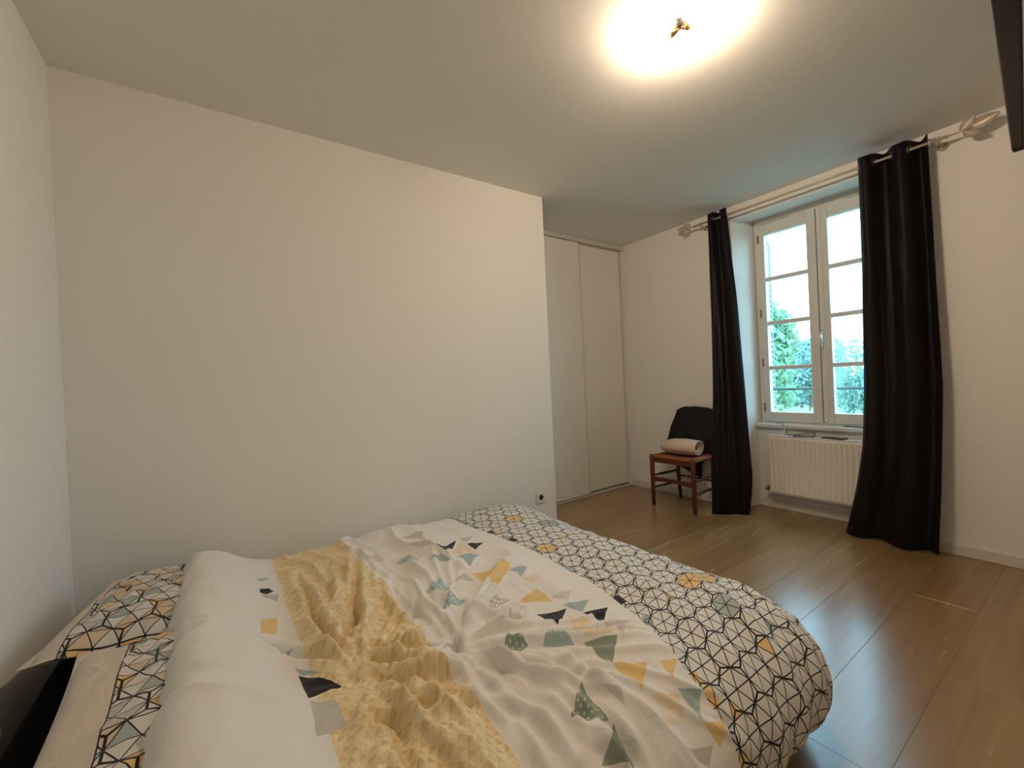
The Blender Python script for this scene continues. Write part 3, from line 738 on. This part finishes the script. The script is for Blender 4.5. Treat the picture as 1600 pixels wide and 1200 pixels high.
VAL = [[(0.348, 1.091), (0.419, 1.064), (0.487, 1.022)], [(0.25, 1.089), (0.267, 0.982), (0.299, 0.97), (0.295, 0.925), (0.284, 0.819)], [(0.331, 0.958), (0.403, 0.927), (0.455, 0.907)], [(0.303, 1.156), (0.345, 1.09), (0.356, 1.012), (0.41, 0.962)], [(0.23, 1.95), (0.229, 1.66), (0.229, 1.407), (0.246, 1.279), (0.273, 1.193)], [(0.497, 2.077), (0.331, 1.423), (0.254, 1.3)], [(0.059, 1.5), (0.155, 1.351), (0.232, 1.227), (0.263, 1.154)], [(0.558, 1.172), (0.526, 1.102)], [(0.289, 1.238), (0.363, 1.17), (0.432, 1.096)], [(0.309, 1.312), (0.401, 1.206), (0.474, 1.157)]]
RID = [[(0.451, 0.99), (0.479, 0.916), (0.498, 0.853), (0.496, 0.741)], [(0.386, 2.031), (0.323, 1.668), (0.3, 1.522), (0.311, 1.44)], [(0.483, 1.655), (0.458, 1.469), (0.469, 1.382), (0.472, 1.325)], [(0.584, 1.496), (0.544, 1.378), (0.563, 1.286), (0.569, 1.163)], [(0.521, 1.085), (0.597, 1.004), (0.685, 0.902), (0.706, 0.803)], [(0.448, 0.997), (0.526, 0.892), (0.581, 0.773), (0.579, 0.675)], [(0.501, 0.873), (0.529, 0.796), (0.52, 0.706), (0.501, 0.652)], [(0.586, 1.149), (0.682, 1.136), (0.769, 1.065)], [(0.631, 1.248), (0.723, 1.201), (0.812, 1.217)], [(0.603, 0.942), (0.668, 0.833), (0.682, 0.721), (0.656, 0.631)], [(0.639, 0.846), (0.628, 0.745), (0.662, 0.666), (0.653, 0.604)], [(0.755, 0.924), (0.757, 0.796), (0.768, 0.733)], [(0.72, 0.72), (0.709, 0.638), (0.687, 0.577)]]
def polydist(S, T, pl_):
    best = np.full(S.shape, 9.0); along = np.zeros(S.shape); n = len(pl_)-1
    for k in range(n):
        A = np.array(pl_[k]); B = np.array(pl_[k+1]); d = B-A; L2 = d.dot(d)
        t = np.clip(((S-A[0])*d[0]+(T-A[1])*d[1])/L2, 0, 1)
        ds = np.hypot(S-A[0]-t*d[0], T-A[1]-t*d[1]); q = ds < best
        best = np.where(q, ds, best); along = np.where(q, (k+t)/n, along)
    return best, along
def make_duvet():
    CX1, CY0, CY1 = 1.415, .825, 2.20          # edges of the flat core
    TOP = .405
    prof = np.array([(0, 0), (.06, .004), (.12, .016), (.18, .042), (.235, .085), (.275, .14), (.292, .20), (.285, .255), (.255, .305), (.215, .335), (.17, .345)])
    fine = np.linspace(0, 1, 400); k = np.linspace(0, 1, len(prof)); pr = np.stack([np.interp(fine, k, prof[:, c]) for c in (0, 1)], 1)
    for _ in range(300): pr[1:-1] = (pr[:-2]+2*pr[1:-1]+pr[2:])/4
    sl_ = np.concatenate([[0], np.cumsum(np.linalg.norm(np.diff(pr, axis=0), axis=1))]); LEN = sl_[-1]
    XL = -.105; RL = .062
    step = .0058
    s = np.arange(XL-.19, CX1+LEN, step); t = np.arange(CY0-LEN, CY1+LEN, step)
    S, T = np.meshgrid(s, t, indexing='ij')
    dx = np.maximum(S-CX1, 0); dy = np.where(T < CY0, T-CY0, np.where(T > CY1, T-CY1, 0))
    dist = np.hypot(dx, dy); dcl = np.minimum(dist, LEN); sc = np.where(dist > 1e-6, np.interp(dcl, sl_, pr[:, 0])/np.maximum(dist, 1e-6), 1)
    X = np.minimum(S, CX1)+dx*sc; Y = np.clip(T, CY0, CY1)+dy*sc
    drop = np.interp(dcl, sl_, pr[:, 1])
    inner = 1-sstep(.05, .30, dist)
    # broad puffiness
    Z = TOP + .016*(fbm(S*2.2+3, T*2.2+1, 2)-.5)*2*inner + .02*np.exp(-((S-1.35)/.2)**2)*inner
    # folded-over head end lying on the pillows
    hump = .132*np.exp(-((S+.06)/.15)**2) + .012*np.exp(-((S+.10)/.05)**2)
    Z += hump*(.85+.3*fbm(T*2.3, T*0+3, 2))*(1-.55*sstep(.0, .28, dist))
    ls = np.maximum(XL-S, 0); ang = np.minimum(ls/RL, 3.0)
    X = np.where(ls > 0, XL-RL*np.sin(ang), X) + .018*(fbm(T*3.1+7, S*0+2, 2)-.5)*(S < XL+.12)
    Z = Z - RL*(1-np.cos(ang))
    # fan of folds that radiate from the pinch in the middle of the cover
    wob = fbm(S*4+9, T*4+2, 2)-.5; W = np.zeros(S.shape)
    for px, py, mask_, sd in ((.53, 1.13, sstep(.44, .56, S)*(1-sstep(.95, 1.12, S)), 0), (.29, 1.14, sstep(.13, .24, S)*(1-sstep(.44, .56, S)), 7)):
        r_ = np.hypot(S-px, T-py); th = np.arctan2(T-py, S-px)
        f1 = ridged(th*3.3+1.0*wob+20+sd, r_*1.1+4+sd)**3; f2 = ridged(th*6.9+1.3*wob+50+sd, r_*1.9+11)**3.5; f3 = ridged(th*11+1.5*wob+30+sd, r_*3+5)**3
        W += (.044*f1*sstep(.02, .16, r_)+.027*f2*sstep(.02, .1, r_)+.010*f3*sstep(.01, .06, r_)*(1-sstep(.2, .45, r_)))*(1-sstep(.5, 1.0, r_))*mask_
    # long folds towards the wall
    g1 = ridged(S*8.5+1.8*wob+.6*T, T*1.1+5)**3.5+.35*ridged(S*17+2.2*wob+.9*T, T*1.6+9)**3
    W += .032*g1*sstep(1.35, 1.75, T)*sstep(.14, .26, S)*(1-sstep(.78, .95, S))
    # small crumples
    W += .006*ridged(S*11+3*wob, T*8+3*wob)**3*sstep(.12, .22, S)*(1-sstep(.98, 1.1, S))
    # tension folds on the foot band and along the hanging edges
    W += .012*ridged(S*3.0+2+wob, T*4.0+wob)**3*sstep(1.05, 1.2, S)
    for q, amp, wd_ in ((1.30, .010, .035), (1.44, .013, .028), (1.55, .012, .024), (1.64, .010, .02)):
        cc = q+.05*np.sin(T*3.1+q*7)-.10*sstep(1.2, .5, T)
        W += amp*np.exp(-((S-cc)/wd_)**2)*sstep(1.7, 1.1, T)
    hw = 1-sstep(.08, .2, S)
    W += (.045*(fbm(S*2.6+1, T*2.1+3, 2)-.38)+.016*(ridged(S*4+wob*2, T*5+wob*3)**2-.4)+.008*ridged(S*9+wob*3, T*4+2*wob)**3)*hw
    W += .010*(fbm(S*4.2+5, T*7.5+8, 2)-.5)*(S < .12)
    for pth in VAL:
        d, al = polydist(S, T, pth); e = np.sin(PI*np.clip(al*.8+.1, 0, 1))
        W += e*(-.028*np.exp(-(d/.011)**2)+.018*np.exp(-((d-.026)/.016)**2))
    for pth in RID:
        d, al = polydist(S, T, pth); e = np.sin(PI*np.clip(al*.8+.1, 0, 1))
        W += e*(.024*np.exp(-(d/.013)**2)-.011*np.exp(-((d-.03)/.014)**2))
    for _ in range(3):
        W[1:-1, 1:-1] = (W[1:-1, 1:-1]*4+W[:-2, 1:-1]+W[2:, 1:-1]+W[1:-1, :-2]+W[1:-1, 2:])/8
    # displace along the local normal of the drape
    Zs = Z-drop; P = np.stack([X, Y, Zs], -1)
    du = np.gradient(P, axis=0); dv = np.gradient(P, axis=1); N = np.cross(du, dv); N /= np.maximum(np.linalg.norm(N, axis=-1, keepdims=True), 1e-9)
    edgew = .016*(fbm(np.arctan2(T-1.5, S-.8)*9, dist*3+4, 2)-.5)*sstep(.12, .3, dist)
    P += N*(W+edgew)[..., None]
    P[..., 1] = np.minimum(P[..., 1], YB-.018); P[..., 2] = np.maximum(P[..., 2], .03)
    nu, nv = S.shape; idx = np.arange(nu*nv).reshape(nu, nv)
    F = np.stack([idx[:-1, :-1], idx[1:, :-1], idx[1:, 1:], idx[:-1, 1:]], -1).reshape(-1, 4)
    keep = (dist <= LEN+.002); kf = keep.ravel()[F].all(1); F = F[kf]
    used = np.unique(F); rm = np.full(nu*nv, -1); rm[used] = np.arange(len(used)); F = rm[F]
    Vv = P.reshape(-1, 3)[used]
    # the cover lies a little askew: the print bends with the cloth
    bend = np.interp(T, [.35, .46, .67, .92, 1.12, 1.44, 1.71, 2.17, 2.5], [.13, .115, .105, .01, -.02, -.045, -.025, .01, .02]); 
    for _ in range(12): bend[:, 1:-1] = (bend[:, :-2]+2*bend[:, 1:-1]+bend[:, 2:])/4
    uvv = np.stack([(S+bend*sstep(.45, 1.0, S)).ravel(), T.ravel()], 1)[used]
    me = bpy.data.meshes.new('duvet'); me.vertices.add(len(Vv)); me.vertices.foreach_set('co', Vv.ravel().astype(np.float32))
    me.loops.add(F.size); me.loops.foreach_set('vertex_index', F.ravel().astype(np.int32))
    me.polygons.add(len(F)); me.polygons.foreach_set('loop_start', np.arange(0, F.size, 4, dtype=np.int32)); me.polygons.foreach_set('use_smooth', np.ones(len(F), bool))
    me.update(calc_edges=True); me.validate()
    l = me.uv_layers.new(name='fabric'); l.data.foreach_set('uv', uvv[F.ravel()].astype(np.float32).ravel())
    me.materials.append(duvet_material())
    o = obj('duvet', me)
    return tag(o, 'crumpled white duvet with yellow panel, scattered triangles and black star print', 'duvet')
make_duvet()
